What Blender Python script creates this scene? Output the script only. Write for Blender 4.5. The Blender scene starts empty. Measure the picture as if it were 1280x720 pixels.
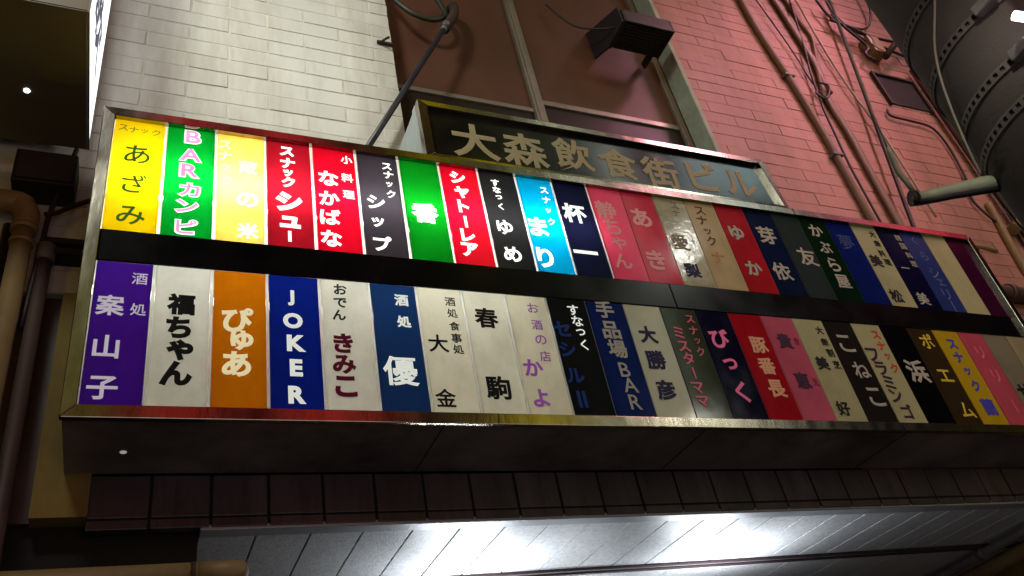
import bpy, bmesh, math, random
from mathutils import Vector, Matrix

# ---------------------------------------------------------------- camera, world, lamps, exposure
# Working units: the camera stands at (0,-4,0); S turns them into metres, GZ is the camera height in metres.
S = 0.65
GZ = 1.5
scene = bpy.context.scene
COL = scene.collection
random.seed(7)


def setup_camera():
    cam = bpy.data.cameras.new('camera')
    cam.sensor_width = 36.0
    cam.lens = 1049.566 / 1280 * 36.0
    cam.clip_start = 0.05
    cam.clip_end = 300
    o = bpy.data.objects.new('camera', cam)
    COL.objects.link(o)
    p, y, r = (math.radians(a) for a in (34.9654, 29.0004, -12.6335))
    fwd = Vector((math.sin(y) * math.cos(p), math.cos(y) * math.cos(p), math.sin(p)))
    right = fwd.cross(Vector((0, 0, 1))).normalized()
    up = right.cross(fwd)
    r2 = right * math.cos(r) + up * math.sin(r)
    u2 = r2.cross(fwd)
    m = Matrix((r2, u2, -fwd)).transposed().to_4x4()
    m.translation = Vector((0, -4, 0))
    o.matrix_world = m
    scene.camera = o


def setup_world():
    w = bpy.data.worlds.new('World')
    scene.world = w
    w.use_nodes = True
    nt = w.node_tree
    sky = nt.nodes.new('ShaderNodeTexSky')
    sky.sky_type = 'NISHITA'
    sky.sun_disc = False
    sky.sun_elevation = math.radians(-6)
    sky.sun_rotation = math.radians(200)
    bg = nt.nodes['Background']
    nt.links.new(sky.outputs[0], bg.inputs[0])
    bg.inputs[1].default_value = 0.05


def lamp(name, loc, target, sx, sy, radiance, col, spread=180):
    """area lamp of a given surface radiance; sizes in working units"""
    l = bpy.data.lights.new(name, 'AREA')
    l.shape = 'RECTANGLE'
    l.size = sx * S
    l.size_y = sy * S
    l.energy = radiance * math.pi * sx * sy * S * S
    l.color = col
    l.spread = math.radians(spread)
    o = bpy.data.objects.new(name, l)
    COL.objects.link(o)
    o.location = Vector(loc)
    d = (Vector(target) - Vector(loc)).normalized()
    o.rotation_euler = d.to_track_quat('-Z', 'Z').to_euler()
    return o


def bulb(name, loc, watts, col, radius=0.1):
    l = bpy.data.lights.new(name, 'POINT')
    l.energy = watts
    l.color = col
    l.shadow_soft_size = radius * S
    o = bpy.data.objects.new(name, l)
    COL.objects.link(o)
    o.location = Vector(loc)
    return o


setup_camera()
setup_world()
scene.view_settings.view_transform = 'Standard'
scene.view_settings.look = 'None'
scene.view_settings.exposure = 0
scene.view_settings.gamma = 1
scene.render.engine = 'CYCLES'

# the fluorescent tube inside the big signboard works on the left half only, plus an added lower lamp
lamp('upper_tube', (1.40, 0.20, 3.84), (1.40, -1, 3.80), 3.2, 0.035, 95, (1.0, 1.0, 0.98))
lamp('upper_tube_back', (1.40, 0.25, 3.84), (1.40, 1, 3.84), 3.2, 0.035, 60, (1.0, 1.0, 0.98))
lamp('lower_spill', (1.0, 0.34, 3.19), (1.0, -0.5, 2.75), 2.6, 0.05, 12.5, (0.95, 1.0, 0.96))  # added lamp for the upper tube's light spilling down behind the lower row
# shop signs and street lamps on the far side of the street, behind the camera
YB = -8.0
def far_sign(name, x0, x1, z0, z1, rad, col):
    lamp(name, ((x0 + x1) / 2, YB, (z0 + z1) / 2), ((x0 + x1) / 2, 0, (z0 + z1) / 2), x1 - x0, z1 - z0, rad, col)
far_sign('pale_sign', -2.4, -0.6, 10.6, 14.5, 0.8, (0.95, 1.0, 1.0))
far_sign('olive_sign', -2.4, -0.6, 3.0, 9.6, 0.22, (0.9, 0.85, 0.2))
far_sign('red_sign', 0.1, 0.9, 1.0, 6.4, 0.7, (1.0, 0.06, 0.06))
far_sign('red_sign', 0.1, 0.9, 15.4, 21, 1.7, (1.0, 0.05, 0.07))
far_sign('red_sign', 2.1, 3.3, 1.0, 6.4, 0.7, (1.0, 0.06, 0.06))
far_sign('red_sign', 2.1, 3.3, 15.4, 21, 1.7, (1.0, 0.05, 0.07))
far_sign('amber_sign', 3.8, 5.2, 0.5, 20, 0.14, (1.0, 0.5, 0.2))
far_sign('yellow_sign', 5.8, 6.8, 1.0, 6.4, 0.8, (1.0, 0.85, 0.0))
far_sign('yellow_sign', 5.8, 6.8, 15.6, 21, 0.8, (1.0, 0.85, 0.0))
far_sign('dim_green_sign', 7.2, 9.5, 0.5, 20, 0.16, (0.85, 1.0, 0.5))
far_sign('white_sign', 9.9, 10.4, 0.5, 20, 4.0, (0.92, 1.0, 0.85))
far_sign('pale_window', 12.4, 15.8, 13.4, 16.2, 2.3, (0.70, 1.0, 0.98))
far_sign('yellow_sign', 5.8, 6.8, 9.8, 12.6, 0.8, (1.0, 0.85, 0.0))
far_sign('street_globe', 11.0, 11.6, 10.9, 11.5, 80, (1.0, 1.0, 0.92))
far_sign('violet_sign', 18.6, 20.6, 12, 20, 0.5, (0.85, 0.6, 0.95))
far_sign('red_sign', 20.9, 22.4, 13, 20, 4.5, (1.0, 0.05, 0.10))
# street lamps: neutral over the middle of the street, pink neon up the street, sodium glow low down, white from the left, then two added fills
lamp('street_lamp', (8.7, -6.5, 5.65), (4.2, 0.0, 3.6), 0.5, 0.5, 45, (1.0, 0.98, 0.86), 120)
lamp('pink_neon', (11.0, -4.5, 14.0), (7.5, 0.6, 7.0), 1.4, 2.4, 4.2, (1.0, 0.40, 0.55), 34)
lamp('warm_street_lamp', (4.6, -5.5, 10.5), (7.4, 0.6, 7.0), 0.8, 0.8, 11, (1.0, 0.58, 0.30), 70)
lamp('sodium_lamp', (10.0, -3.0, 2.4), (9.4, 0.6, 4.8), 0.8, 0.8, 3.2, (1.0, 0.72, 0.16))
lamp('yard_lamp', (-2.2, -1.8, 3.0), (-0.5, 0.6, 2.9), 0.5, 0.5, 4.5, (1.0, 0.66, 0.05))
lamp('white_street_lamp', (-1.95, -4.0, 7.8), (1.2, 0.6, 5.6), 1.3, 0.7, 24, (0.94, 1.0, 0.90), 80)
lamp('low_street_fill', (3.0, -7.0, -0.6), (3.0, 0.6, 2.0), 9.0, 2.6, 0.95, (1.0, 0.86, 0.90))  # unseen fill added to lift the dark sign underside and lintel
lamp('arm_fill_spot', (0.9, -4.6, 2.5), (2.44, -2.92, 1.70), 0.15, 0.15, 7, (1.0, 1.0, 0.90), 22)  # narrow lamp added to brighten the pole and its cable arm
bulb('pole_lamp', (2.02, -3.45, 1.95), 0.3, (1.0, 0.92, 0.88), 0.05)
# fluorescent fittings just under the entrance ceiling
lamp('entrance_tube', (2.22, 1.50, 1.44), (2.22, 1.36, 1.857), 0.62, 0.08, 120, (0.88, 0.94, 1.0))
lamp('entrance_tube', (4.36, 1.55, 1.44), (4.36, 1.40, 1.857), 0.70, 0.08, 120, (0.88, 0.94, 1.0))
lamp('entrance_tube', (3.5, 2.7, 1.38), (3.5, 2.65, 1.857), 1.2, 0.08, 60, (0.88, 0.94, 1.0))

# ---------------------------------------------------------------- materials
def lin(c):
    return tuple((v / 12.92 if v <= 0.04045 else ((v + 0.055) / 1.055) ** 2.4) for v in (x / 255 for x in c)) + (1,)


MATS = {}


def mat(name, rgb, rough=0.6, metal=0.0, var=0.12, nscale=6.0, bump=0.0, bscale=40.0, dirt=None, dirt_amt=0.0,
        dscale=3.0, stretch=(1, 1, 1), spec=0.5, trans=0.0, emit=None, emit_s=0.0, coat=0.0, island=0.0):
    if name in MATS:
        return MATS[name]
    m = bpy.data.materials.new(name)
    m.use_nodes = True
    nt = m.node_tree
    N, L = nt.nodes.new, nt.links.new
    b = nt.nodes['Principled BSDF']
    out = nt.nodes['Material Output']
    b.inputs['Roughness'].default_value = rough
    b.inputs['Metallic'].default_value = metal
    b.inputs['Specular IOR Level'].default_value = spec
    b.inputs['Coat Weight'].default_value = coat
    b.inputs['Coat Roughness'].default_value = 0.08
    tc = N('ShaderNodeTexCoord')
    mp = N('ShaderNodeMapping')
    mp.inputs['Scale'].default_value = stretch
    L(tc.outputs['Object'], mp.inputs['Vector'])
    n1 = N('ShaderNodeTexNoise')
    n1.inputs['Scale'].default_value = nscale
    n1.inputs['Detail'].default_value = 6
    L(mp.outputs[0], n1.inputs['Vector'])
    base = lin(rgb)
    r = N('ShaderNodeMapRange')
    r.inputs[1].default_value = 0.3
    r.inputs[2].default_value = 0.7
    r.inputs[3].default_value = 1 - var
    r.inputs[4].default_value = 1 + var * 0.6
    L(n1.outputs[0], r.inputs[0])
    mul = N('ShaderNodeVectorMath')
    mul.operation = 'SCALE'
    mul.inputs[0].default_value = base[:3]
    L(r.outputs[0], mul.inputs['Scale'])
    col = mul.outputs[0]
    if island:                                              # every brick or tile its own tone
        ge = N('ShaderNodeNewGeometry')
        ri = N('ShaderNodeMapRange')
        ri.inputs[3].default_value = 1 - island
        ri.inputs[4].default_value = 1 + island
        L(ge.outputs['Random Per Island'], ri.inputs[0])
        m2 = N('ShaderNodeVectorMath')
        m2.operation = 'SCALE'
        L(col, m2.inputs[0])
        L(ri.outputs[0], m2.inputs['Scale'])
        col = m2.outputs[0]
    if dirt:
        n2 = N('ShaderNodeTexNoise')
        n2.inputs['Scale'].default_value = dscale
        n2.inputs['Detail'].default_value = 8
        n2.inputs['Roughness'].default_value = 0.7
        L(mp.outputs[0], n2.inputs['Vector'])
        r2 = N('ShaderNodeMapRange')
        r2.inputs[1].default_value = 0.43
        r2.inputs[2].default_value = 0.68
        r2.inputs[3].default_value = 0
        r2.inputs[4].default_value = dirt_amt
        L(n2.outputs[0], r2.inputs[0])
        mx = N('ShaderNodeMix')
        mx.data_type = 'RGBA'
        L(r2.outputs[0], mx.inputs[0])
        L(col, mx.inputs[6])
        mx.inputs[7].default_value = lin(dirt)
        col = mx.outputs[2]
    L(col, b.inputs['Base Color'])
    rr = N('ShaderNodeMapRange')
    rr.inputs[3].default_value = max(0.03, rough - 0.08)
    rr.inputs[4].default_value = min(1, rough + 0.1)
    L(n1.outputs[0], rr.inputs[0])
    L(rr.outputs[0], b.inputs['Roughness'])
    if bump:
        n3 = N('ShaderNodeTexNoise')
        n3.inputs['Scale'].default_value = bscale
        n3.inputs['Detail'].default_value = 5
        L(mp.outputs[0], n3.inputs['Vector'])
        bp = N('ShaderNodeBump')
        bp.inputs['Strength'].default_value = bump
        bp.inputs['Distance'].default_value = 0.01
        L(n3.outputs[0], bp.inputs['Height'])
        L(bp.outputs[0], b.inputs['Normal'])
    if emit:
        b.inputs['Emission Color'].default_value = lin(emit)
        b.inputs['Emission Strength'].default_value = emit_s
    if trans:
        tr = N('ShaderNodeBsdfTranslucent')
        L(col, tr.inputs['Color'])
        ms = N('ShaderNodeMixShader')
        ms.inputs[0].default_value = trans
        L(b.outputs[0], ms.inputs[1])
        L(tr.outputs[0], ms.inputs[2])
        L(ms.outputs[0], out.inputs['Surface'])
    MATS[name] = m
    return m


def acrylic(rgb, rough=0.08, tint=None):
    n = 'acrylic_%02x%02x%02x' % tuple(rgb)
    return mat(n, rgb, rough=rough, var=0.05, nscale=14, trans=0.5, spec=0.14, dirt=(int(rgb[0] * .62), int(rgb[1] * .58), int(rgb[2] * .5)), dirt_amt=0.3, dscale=3.2, stretch=(1, 1, .7),
               bump=0.02, bscale=9)


thin_gold = mat('thin_golden_film', (248, 204, 92), rough=0.25, var=0.1, trans=0.85, spec=0.3, dirt=(190, 120, 20), dirt_amt=0.5, dscale=5)
worn_film = mat('worn_film', (178, 170, 134), rough=0.10, var=0.1, nscale=10, trans=0.4, spec=0.5, bump=0.10, bscale=22, dirt=(96, 88, 62), dirt_amt=0.5, dscale=8)


def divider_mat():
    m = mat('divider_plastic', (240, 240, 234), rough=0.3, trans=0.8)
    nt = m.node_tree
    if 'see' not in nt.nodes:
        out = nt.nodes['Material Output']
        src = out.inputs['Surface'].links[0].from_socket
        t = nt.nodes.new('ShaderNodeBsdfTransparent')
        x = nt.nodes.new('ShaderNodeMixShader')
        x.name = 'see'
        x.inputs[0].default_value = 0.55
        nt.links.new(src, x.inputs[1])
        nt.links.new(t.outputs[0], x.inputs[2])
        nt.links.new(x.outputs[0], out.inputs['Surface'])
    return m


INK = {  # colour, emission strength of back-lit cut-out letters and of painted glare (0: opaque vinyl)
    'dgreen': ((38, 95, 22), 0.35), 'pinkwhite': ((240, 150, 200), 0.75), 'glow': ((255, 255, 250), 1.15), 'glowdim': ((240, 245, 240), 0.8),
    'pinkcream': ((215, 150, 146), 0), 'grey': ((128, 120, 100), 0), 'faint': ((255, 246, 205), 0.95), 'glare_grey': ((120, 120, 130), 0.5), 'navy': ((25, 25, 60), 0), 'brown': ((92, 64, 38), 0), 'tan': ((175, 125, 78), 0),
    'cream': ((158, 153, 138), 0), 'fblue': ((52, 68, 120), 0), 'black': ((16, 14, 14), 0), 'pblue': ((92, 100, 150), 0),
    'lilac': ((196, 188, 205), 0.42), 'ocream': ((226, 214, 170), 0.55), 'wdim': ((225, 232, 225), 0.5), 'dgreen2': ((18, 52, 30), 0),
    'maroon': ((92, 12, 40), 0.05), 'purple': ((135, 72, 150), 0.25), 'dblue': ((14, 40, 100), 0.08), 'pink': ((205, 100, 120), 0),
    'pink2': ((228, 110, 155), 0), 'tan2': ((205, 150, 115), 0), 'plum': ((52, 22, 50), 0), 'plum2': ((120, 40, 60), 0), 'redorange': ((190, 52, 30), 0),
    'dyellow': ((196, 172, 48), 0), 'blue': ((60, 58, 160), 0), 'fpink': ((215, 118, 130), 0), 'gold': ((150, 136, 104), 0),
}


def ink(k):
    c, e = INK[k]
    return mat('ink_' + k, c, rough=0.5, var=0.06, nscale=25, spec=0.1, emit=c if e else None, emit_s=e)


steel = mat('brushed_steel', (158, 151, 136), rough=0.17, metal=1.0, var=0.1, nscale=5, bump=0.04, bscale=30, dirt=(96, 78, 60), dirt_amt=0.5, dscale=4, stretch=(3, 1, 1))
cab_dark = mat('cabinet_dark_metal', (150, 136, 130), rough=0.45, metal=0.35, var=0.3, nscale=2.5, bump=0.06, bscale=10, dirt=(60, 50, 46), dirt_amt=0.8, dscale=1.6)
cab_white = mat('cabinet_grey_paint', (172, 178, 175), rough=0.5, var=0.08, dirt=(110, 104, 92), dirt_amt=0.5)
lining = mat('white_lining', (232, 232, 228), rough=0.7, var=0.02)
band_black = mat('black_acrylic', (9, 9, 10), rough=0.2, spec=0.12, var=0.2, dirt=(24, 20, 18), dirt_amt=0.4)
name_black = mat('name_black', (14, 13, 13), rough=0.14, spec=0.6, var=0.2, dirt=(26, 23, 20), dirt_amt=0.4)
white_brick = mat('painted_brick', (206, 204, 194), rough=0.5, var=0.1, nscale=2.2, bump=0.3, bscale=30, dirt=(138, 122, 98), dirt_amt=0.6, dscale=2.6, stretch=(1, 1, .16), island=0.05)
mortar = mat('brick_mortar', (196, 191, 176), rough=0.85, var=0.25, bump=0.4)
pink_brick = mat('weathered_brick', (164, 113, 100), rough=0.65, var=0.14, nscale=1.4, bump=0.3, bscale=26, dirt=(104, 74, 50), dirt_amt=0.8, dscale=1.5, stretch=(1, 1, .25), island=0.035)
pink_joint = mat('pink_joint', (136, 90, 77), rough=0.85, var=0.35, nscale=3)
plaster = mat('plaster', (124, 102, 46), rough=0.8, var=0.25, nscale=2, bump=0.3, dirt=(60, 48, 30), dirt_amt=0.7, dscale=1.8, stretch=(1, 1, .5))
black_tile = mat('dark_glazed_tile', (72, 61, 66), rough=0.45, var=0.4, nscale=3, bump=0.1, bscale=14, dirt=(26, 19, 19), dirt_amt=0.85, dscale=6, stretch=(2.2, 1, .35), island=0.2)
tile_joint = mat('tile_joint', (12, 10, 10), rough=0.9)
ceil_panel = mat('ceiling_board', (190, 192, 194), rough=0.42, var=0.05, nscale=3, bump=0.25, bscale=130, dirt=(120, 120, 122), dirt_amt=0.6, dscale=60)
ceil_edge = mat('ceiling_trim', (150, 154, 160), rough=0.45, metal=0.3, var=0.12, bump=0.2)
dark_void = mat('dark_recess', (20, 17, 14), rough=0.9)
alu = mat('aged_aluminium', (140, 132, 118), rough=0.42, metal=0.55, var=0.15, dirt=(70, 60, 48), dirt_amt=0.5)
jamb_mat = mat('jamb_paint', (150, 158, 138), rough=0.7, var=0.12, nscale=9, bump=0.3, dirt=(96, 92, 74), dirt_amt=0.5)
pane_mat = mat('dusty_pane', (92, 59, 44), rough=0.5, spec=0.25, var=0.22, nscale=1.1, dirt=(66, 40, 28), dirt_amt=0.6, dscale=1.0)
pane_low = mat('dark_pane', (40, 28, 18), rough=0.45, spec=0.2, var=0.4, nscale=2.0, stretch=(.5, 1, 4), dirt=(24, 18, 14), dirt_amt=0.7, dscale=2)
pipe_beige = mat('old_pvc', (138, 114, 74), rough=0.5, var=0.18, nscale=4, dirt=(80, 52, 28), dirt_amt=0.6, dscale=4)
pipe_brown = mat('dark_pipe', (74, 52, 44), rough=0.55, var=0.25, dirt=(36, 26, 22), dirt_amt=0.6)
rod_mat = mat('dark_rod', (58, 56, 62), rough=0.4, metal=0.4, var=0.2)
rust = mat('rusty_iron', (60, 44, 34), rough=0.75, metal=0.3, var=0.4, bump=0.4)
hose = mat('green_hose', (42, 46, 28), rough=0.5)
cable_tan = mat('painted_conduit', (112, 84, 66), rough=0.6, var=0.2, dirt=(80, 56, 42), dirt_amt=0.6)
cable_dark = mat('dark_cable', (40, 26, 26), rough=0.6, var=0.2)
cable_pale = mat('pale_cable', (150, 138, 120), rough=0.6)
black_box = mat('black_metal', (22, 18, 17), rough=0.6, var=0.3)
hood_skin = mat('hood_paint', (26, 19, 20), rough=0.55, var=0.2)
concrete = mat('pole_concrete', (80, 71, 65), rough=0.85, var=0.12, nscale=3, bump=0.12, bscale=160, dirt=(56, 48, 42), dirt_amt=0.6, dscale=2.5)
band_steel = mat('band_steel', (92, 85, 78), rough=0.7, metal=0.2, var=0.25, nscale=14)
galv = mat('galvanised_steel', (110, 106, 102), rough=0.6, metal=0.3, var=0.25, nscale=14, dirt=(70, 60, 50), dirt_amt=0.6)
cast = mat('cast_fitting', (168, 172, 142), rough=0.6, metal=0.2, var=0.25, bump=0.3, dirt=(80, 76, 56), dirt_amt=0.5)
asphalt = mat('asphalt', (62, 62, 62), rough=0.85, var=0.2, nscale=4, bump=0.6, bscale=90)
far_wall = mat('far_plaster', (62, 54, 50), rough=0.85, var=0.25)
duct_mat = mat('dark_purple_duct', (52, 34, 36), rough=0.6, var=0.3)
sign_body = mat('projecting_sign_metal', (92, 84, 62), rough=0.45, metal=0.1, var=0.2, nscale=2)
front_skin = mat('projecting_sign_front', (96, 70, 24), rough=0.5, var=0.15)
lit_white = mat('backlit_white_face', (240, 245, 245), rough=0.3, var=0.02, emit=(248, 252, 255), emit_s=1.5)
neon_red = mat('lit_red_face', (235, 40, 70), rough=0.3, emit=(255, 45, 85), emit_s=1.6)
lamp_white = mat('lamp_glass', (250, 245, 250), rough=0.3, emit=(255, 240, 255), emit_s=9.0)
spot_white = mat('spot_glow', (250, 250, 255), rough=0.3, emit=(245, 245, 255), emit_s=5.0)
hole_glow = mat('drain_glow', (230, 225, 215), rough=0.3, emit=(225, 222, 215), emit_s=0.35)

# ---------------------------------------------------------------- mesh helpers
WORLD = {}


def bx(bm, x0, x1, y0, y1, z0, z1):
    v = [bm.verts.new(p) for p in ((x0, y0, z0), (x1, y0, z0), (x1, y1, z0), (x0, y1, z0), (x0, y0, z1), (x1, y0, z1), (x1, y1, z1), (x0, y1, z1))]
    for f in ((0, 3, 2, 1), (4, 5, 6, 7), (0, 1, 5, 4), (1, 2, 6, 5), (2, 3, 7, 6), (3, 0, 4, 7)):
        bm.faces.new([v[i] for i in f])


def prism(bm, poly, axis, a0, a1):
    """poly: 2D points in the other two axes (order x,y / x,z / y,z)"""
    def P(p, a):
        return {'X': (a, p[0], p[1]), 'Y': (p[0], a, p[1]), 'Z': (p[0], p[1], a)}[axis]
    A = [bm.verts.new(P(p, a0)) for p in poly]
    B = [bm.verts.new(P(p, a1)) for p in poly]
    n = len(poly)
    bm.faces.new(A)
    bm.faces.new(B[::-1])
    for i in range(n):
        bm.faces.new([A[i], B[i], B[(i + 1) % n], A[(i + 1) % n]])


def smooth_path(pts, k=4):
    P = [Vector(p) for p in pts]
    if len(P) < 3:
        return P
    out = []
    for i in range(len(P) - 1):
        p0, p1, p2, p3 = P[max(i - 1, 0)], P[i], P[i + 1], P[min(i + 2, len(P) - 1)]
        for j in range(k):
            t = j / k
            out.append(0.5 * ((2 * p1) + (p2 - p0) * t + (2 * p0 - 5 * p1 + 4 * p2 - p3) * t * t + (3 * p1 - p0 - 3 * p2 + p3) * t ** 3))
    out.append(P[-1])
    return out


def tube(bm, pts, r, n=10, k=4, flat=1.0, radii=None):
    P = smooth_path(pts, k) if k > 1 else [Vector(p) for p in pts]
    rings = []
    ref = Vector((0, 1, 0))
    for i, p in enumerate(P):
        d = (P[min(i + 1, len(P) - 1)] - P[max(i - 1, 0)]).normalized()
        rf = ref if abs(d.dot(ref)) < 0.95 else Vector((1, 0, 0))
        a = d.cross(rf).normalized()
        b = a.cross(d)
        rr = radii[i] if radii else r
        rings.append([bm.verts.new(p + (a * math.cos(t) + b * math.sin(t) * flat) * rr) for t in (2 * math.pi * q / n for q in range(n))])
    for A, B in zip(rings, rings[1:]):
        for q in range(n):
            f = bm.faces.new([A[q], A[(q + 1) % n], B[(q + 1) % n], B[q]])
            f.smooth = True
    bm.faces.new(rings[0][::-1])
    bm.faces.new(rings[-1])


def cyl(bm, c, axis, r, h0, h1, n=32, smooth=True):
    c = Vector(c)
    ax = {'X': (Vector((0, 1, 0)), Vector((0, 0, 1)), Vector((1, 0, 0))), 'Y': (Vector((0, 0, 1)), Vector((1, 0, 0)), Vector((0, 1, 0))), 'Z': (Vector((1, 0, 0)), Vector((0, 1, 0)), Vector((0, 0, 1)))}[axis]
    R = []
    for h in (h0, h1):
        R.append([bm.verts.new(c + ax[2] * h + (ax[0] * math.cos(t) + ax[1] * math.sin(t)) * r) for t in (2 * math.pi * q / n for q in range(n))])
    for q in range(n):
        f = bm.faces.new([R[0][q], R[0][(q + 1) % n], R[1][(q + 1) % n], R[1][q]])
        f.smooth = smooth
    bm.faces.new(R[0][::-1])
    bm.faces.new(R[1])


def obj(name, bm, m, parent=None, bevel=0.0, recalc=True):
    if recalc:
        bmesh.ops.recalc_face_normals(bm, faces=bm.faces[:])
    me = bpy.data.meshes.new(name)
    bm.to_mesh(me)
    bm.free()
    me.materials.append(m)
    o = bpy.data.objects.new(name, me)
    COL.objects.link(o)
    if parent is None:
        xs = [v.co for v in me.vertices]
        org = Vector(((min(v.x for v in xs) + max(v.x for v in xs)) / 2, (min(v.y for v in xs) + max(v.y for v in xs)) / 2, min(v.z for v in xs)))
        me.transform(Matrix.Translation(-org))
        o.location = org
        WORLD[o.name] = org
    else:
        w = WORLD[parent.name]
        me.transform(Matrix.Translation(-w))
        o.parent = parent
        WORLD[o.name] = w
    if bevel:
        md = o.modifiers.new('bevel', 'BEVEL')
        md.width = bevel * S
        md.segments = 2
        md.limit_method = 'ANGLE'
    return o


def tag(o, label, cat, group=None, kind=None):
    if label:
        o['label'] = label
    if cat:
        o['category'] = cat
    if group:
        o['group'] = group
    if kind:
        o['kind'] = kind
    return o


def thing(name, loc, label, cat, group=None):
    o = bpy.data.objects.new(name, None)
    o.empty_display_size = 0.2
    COL.objects.link(o)
    o.location = Vector(loc)
    WORLD[o.name] = Vector(loc)
    return tag(o, label, cat, group)


def BM():
    return bmesh.new()


def box_obj(name, m, parent, *b, bevel=0.0):
    bm = BM()
    for q in b:
        bx(bm, *q)
    return obj(name, bm, m, parent, bevel)


# ---------------------------------------------------------------- lettering
GLYPHS = {}


def glyph(ch, bold):
    k = (ch, bold)
    if k in GLYPHS:
        return GLYPHS[k]
    c = bpy.data.curves.new('glyph', 'FONT')
    c.body = ch
    c.resolution_u = 4
    c.bevel_depth = bold
    c.bevel_resolution = 0
    o = bpy.data.objects.new('glyph', c)
    COL.objects.link(o)
    dg = bpy.context.evaluated_depsgraph_get()
    me = bpy.data.meshes.new_from_object(o.evaluated_get(dg))
    v = [(p.co.x, p.co.y, p.co.z / bold if bold else 0.0) for p in me.vertices]
    f = [tuple(p.vertices) for p in me.polygons]
    if ch == 'ー':
        v = [(-y, -x, z) for x, y, z in v]
    x0, x1 = min(p[0] for p in v), max(p[0] for p in v)
    y0, y1 = min(p[1] for p in v), max(p[1] for p in v)
    s = max(x1 - x0, y1 - y0)
    v = [((x - (x0 + x1) / 2) / s, (y - (y0 + y1) / 2) / s, z) for x, y, z in v]
    bpy.data.objects.remove(o)
    bpy.data.curves.remove(c)
    bpy.data.meshes.remove(me)
    GLYPHS[k] = (v, f)
    return GLYPHS[k]


SMALL = {'ッ': 0.68, 'っ': 0.8, 'ュ': 0.85, 'ェ': 0.75}


def letters(bm, text, centres, sizes, bold, y, thick=0.0025, wide=1.0):
    """flat vinyl or cut-out letters facing -Y, standing 'thick' off the surface"""
    for ch, (cx, cz), s in zip(text, centres, sizes):
        v, f = glyph(ch, bold)
        s = s * SMALL.get(ch, 1.0)
        F = [bm.verts.new((cx + a * s * wide, y - thick - d * thick * 0.55, cz + b * s)) for a, b, d in v]
        for q in f:
            try:
                bm.faces.new([F[i] for i in q])
            except ValueError:
                pass


# ---------------------------------------------------------------- ground and street (mostly out of frame)
G = -GZ / S
o = box_obj('road', asphalt, None, (-60, 60, -60, 60, G - 0.2, G))
tag(o, None, None, kind='structure')

# the houses across the street that carry the lit signs
t = thing('opposite_building', (6, -9, G), 'dark plastered building across the street carrying lit signs', 'building')
box_obj('wall', far_wall, t, (-16, 30, -10.5, -8.2, G, 18))
bm = BM()
for i in range(6):
    for j in range(3):
        bx(bm, -14 + i * 7, -11.5 + i * 7, -8.24, -8.19, 1 + j * 5, 3.6 + j * 5)
obj('window', bm, pane_low, t)

# ---------------------------------------------------------------- the building
W = 0.62
bld = thing('building', (4, 4, G), 'pale brick building carrying the two signboards over its entrance', 'building')


def brick_wall(name, x0, x1, z0, z1, m, L_=0.62, H_=0.175, seed=1, joint=0.008, bev=0.006, vjoint=None):
    rnd = random.Random(seed)
    bm = BM()
    nz = int((z1 - z0) / H_) + 1
    for j in range(nz):
        off = (0.5 if j % 2 else 0.0) * L_
        x = x0 - off + 0.12 - L_
        za, zb = z0 + j * H_ + joint / 2, min(z0 + (j + 1) * H_ - joint / 2, z1)
        if zb - za < 0.03:
            continue
        while x < x1:
            vj = joint if vjoint is None else vjoint
            xa, xb = max(x + vj / 2, x0), min(x + L_ - vj / 2, x1)
            x += L_
            if xb - xa < 0.04:
                continue
            d = W + rnd.uniform(-0.004, 0.004)
            jx, jz = [rnd.uniform(-0.004, 0.004) for _ in range(4)], [rnd.uniform(-0.003, 0.003) for _ in range(4)]
            back = [bm.verts.new((p + jx[i], W + 0.02, q + jz[i])) for i, (p, q) in enumerate(((xa, za), (xb, za), (xb, zb), (xa, zb)))]
            fr = [bm.verts.new((p + jx[i], d, q + jz[i])) for i, (p, q) in enumerate(((xa + bev, za + bev), (xb - bev, za + bev), (xb - bev, zb - bev), (xa + bev, zb - bev)))]
            bm.faces.new(fr)
            for i in range(4):
                bm.faces.new([back[i], back[(i + 1) % 4], fr[(i + 1) % 4], fr[i]])
    return obj(name, bm, m, bld)


a = brick_wall('brick_wall', -4.0, 1.89, 3.35, 12.0, white_brick, seed=3)
a['label'] = 'white painted brick wall beside the window'
box_obj('mortar_bed', mortar, a, (-4.0, 1.885, W + 0.0055, 1.2, 3.35, 12.0))
a = brick_wall('brick_wall', 5.33, 16.0, 2.185, 13.0, pink_brick, seed=9, joint=0.0045, vjoint=0.0012, bev=0.0025, H_=0.175)
a['label'] = 'weathered brick wall in pink light'
box_obj('mortar_bed', pink_joint, a, (5.335, 16.0, W + 0.0055, 1.2, 2.185, 13.0))
box_obj('upper_wall', white_brick, bld, (-4, 16, W + .03, 1.2, 13.0, 15), (1.885, 5.335, W, 1.2, 11.2, 13.0), (1.885, 5.335, W, 1.2, 4.2, 5.02))
box_obj('wall_core', dark_void, bld, (-4, 16, 1.3, 1.6, 3.2, 14))
pw = box_obj('plaster_wall', plaster, bld, (-0.455, -0.19, W - 0.02, 1.2, 1.93, 3.345))
pw['label'] = 'stained yellowish plaster strip'
box_obj('side_wall', pipe_brown, bld, (-4.0, -0.456, W + 0.05, 1.2, 1.93, 3.345))
box_obj('side_recess', dark_void, bld, (-4.0, 0.36, W + 0.10, 1.2, 1.62, 1.928), (-4.0, 0.30, W + 0.5, 1.2, G, 1.62))
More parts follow.
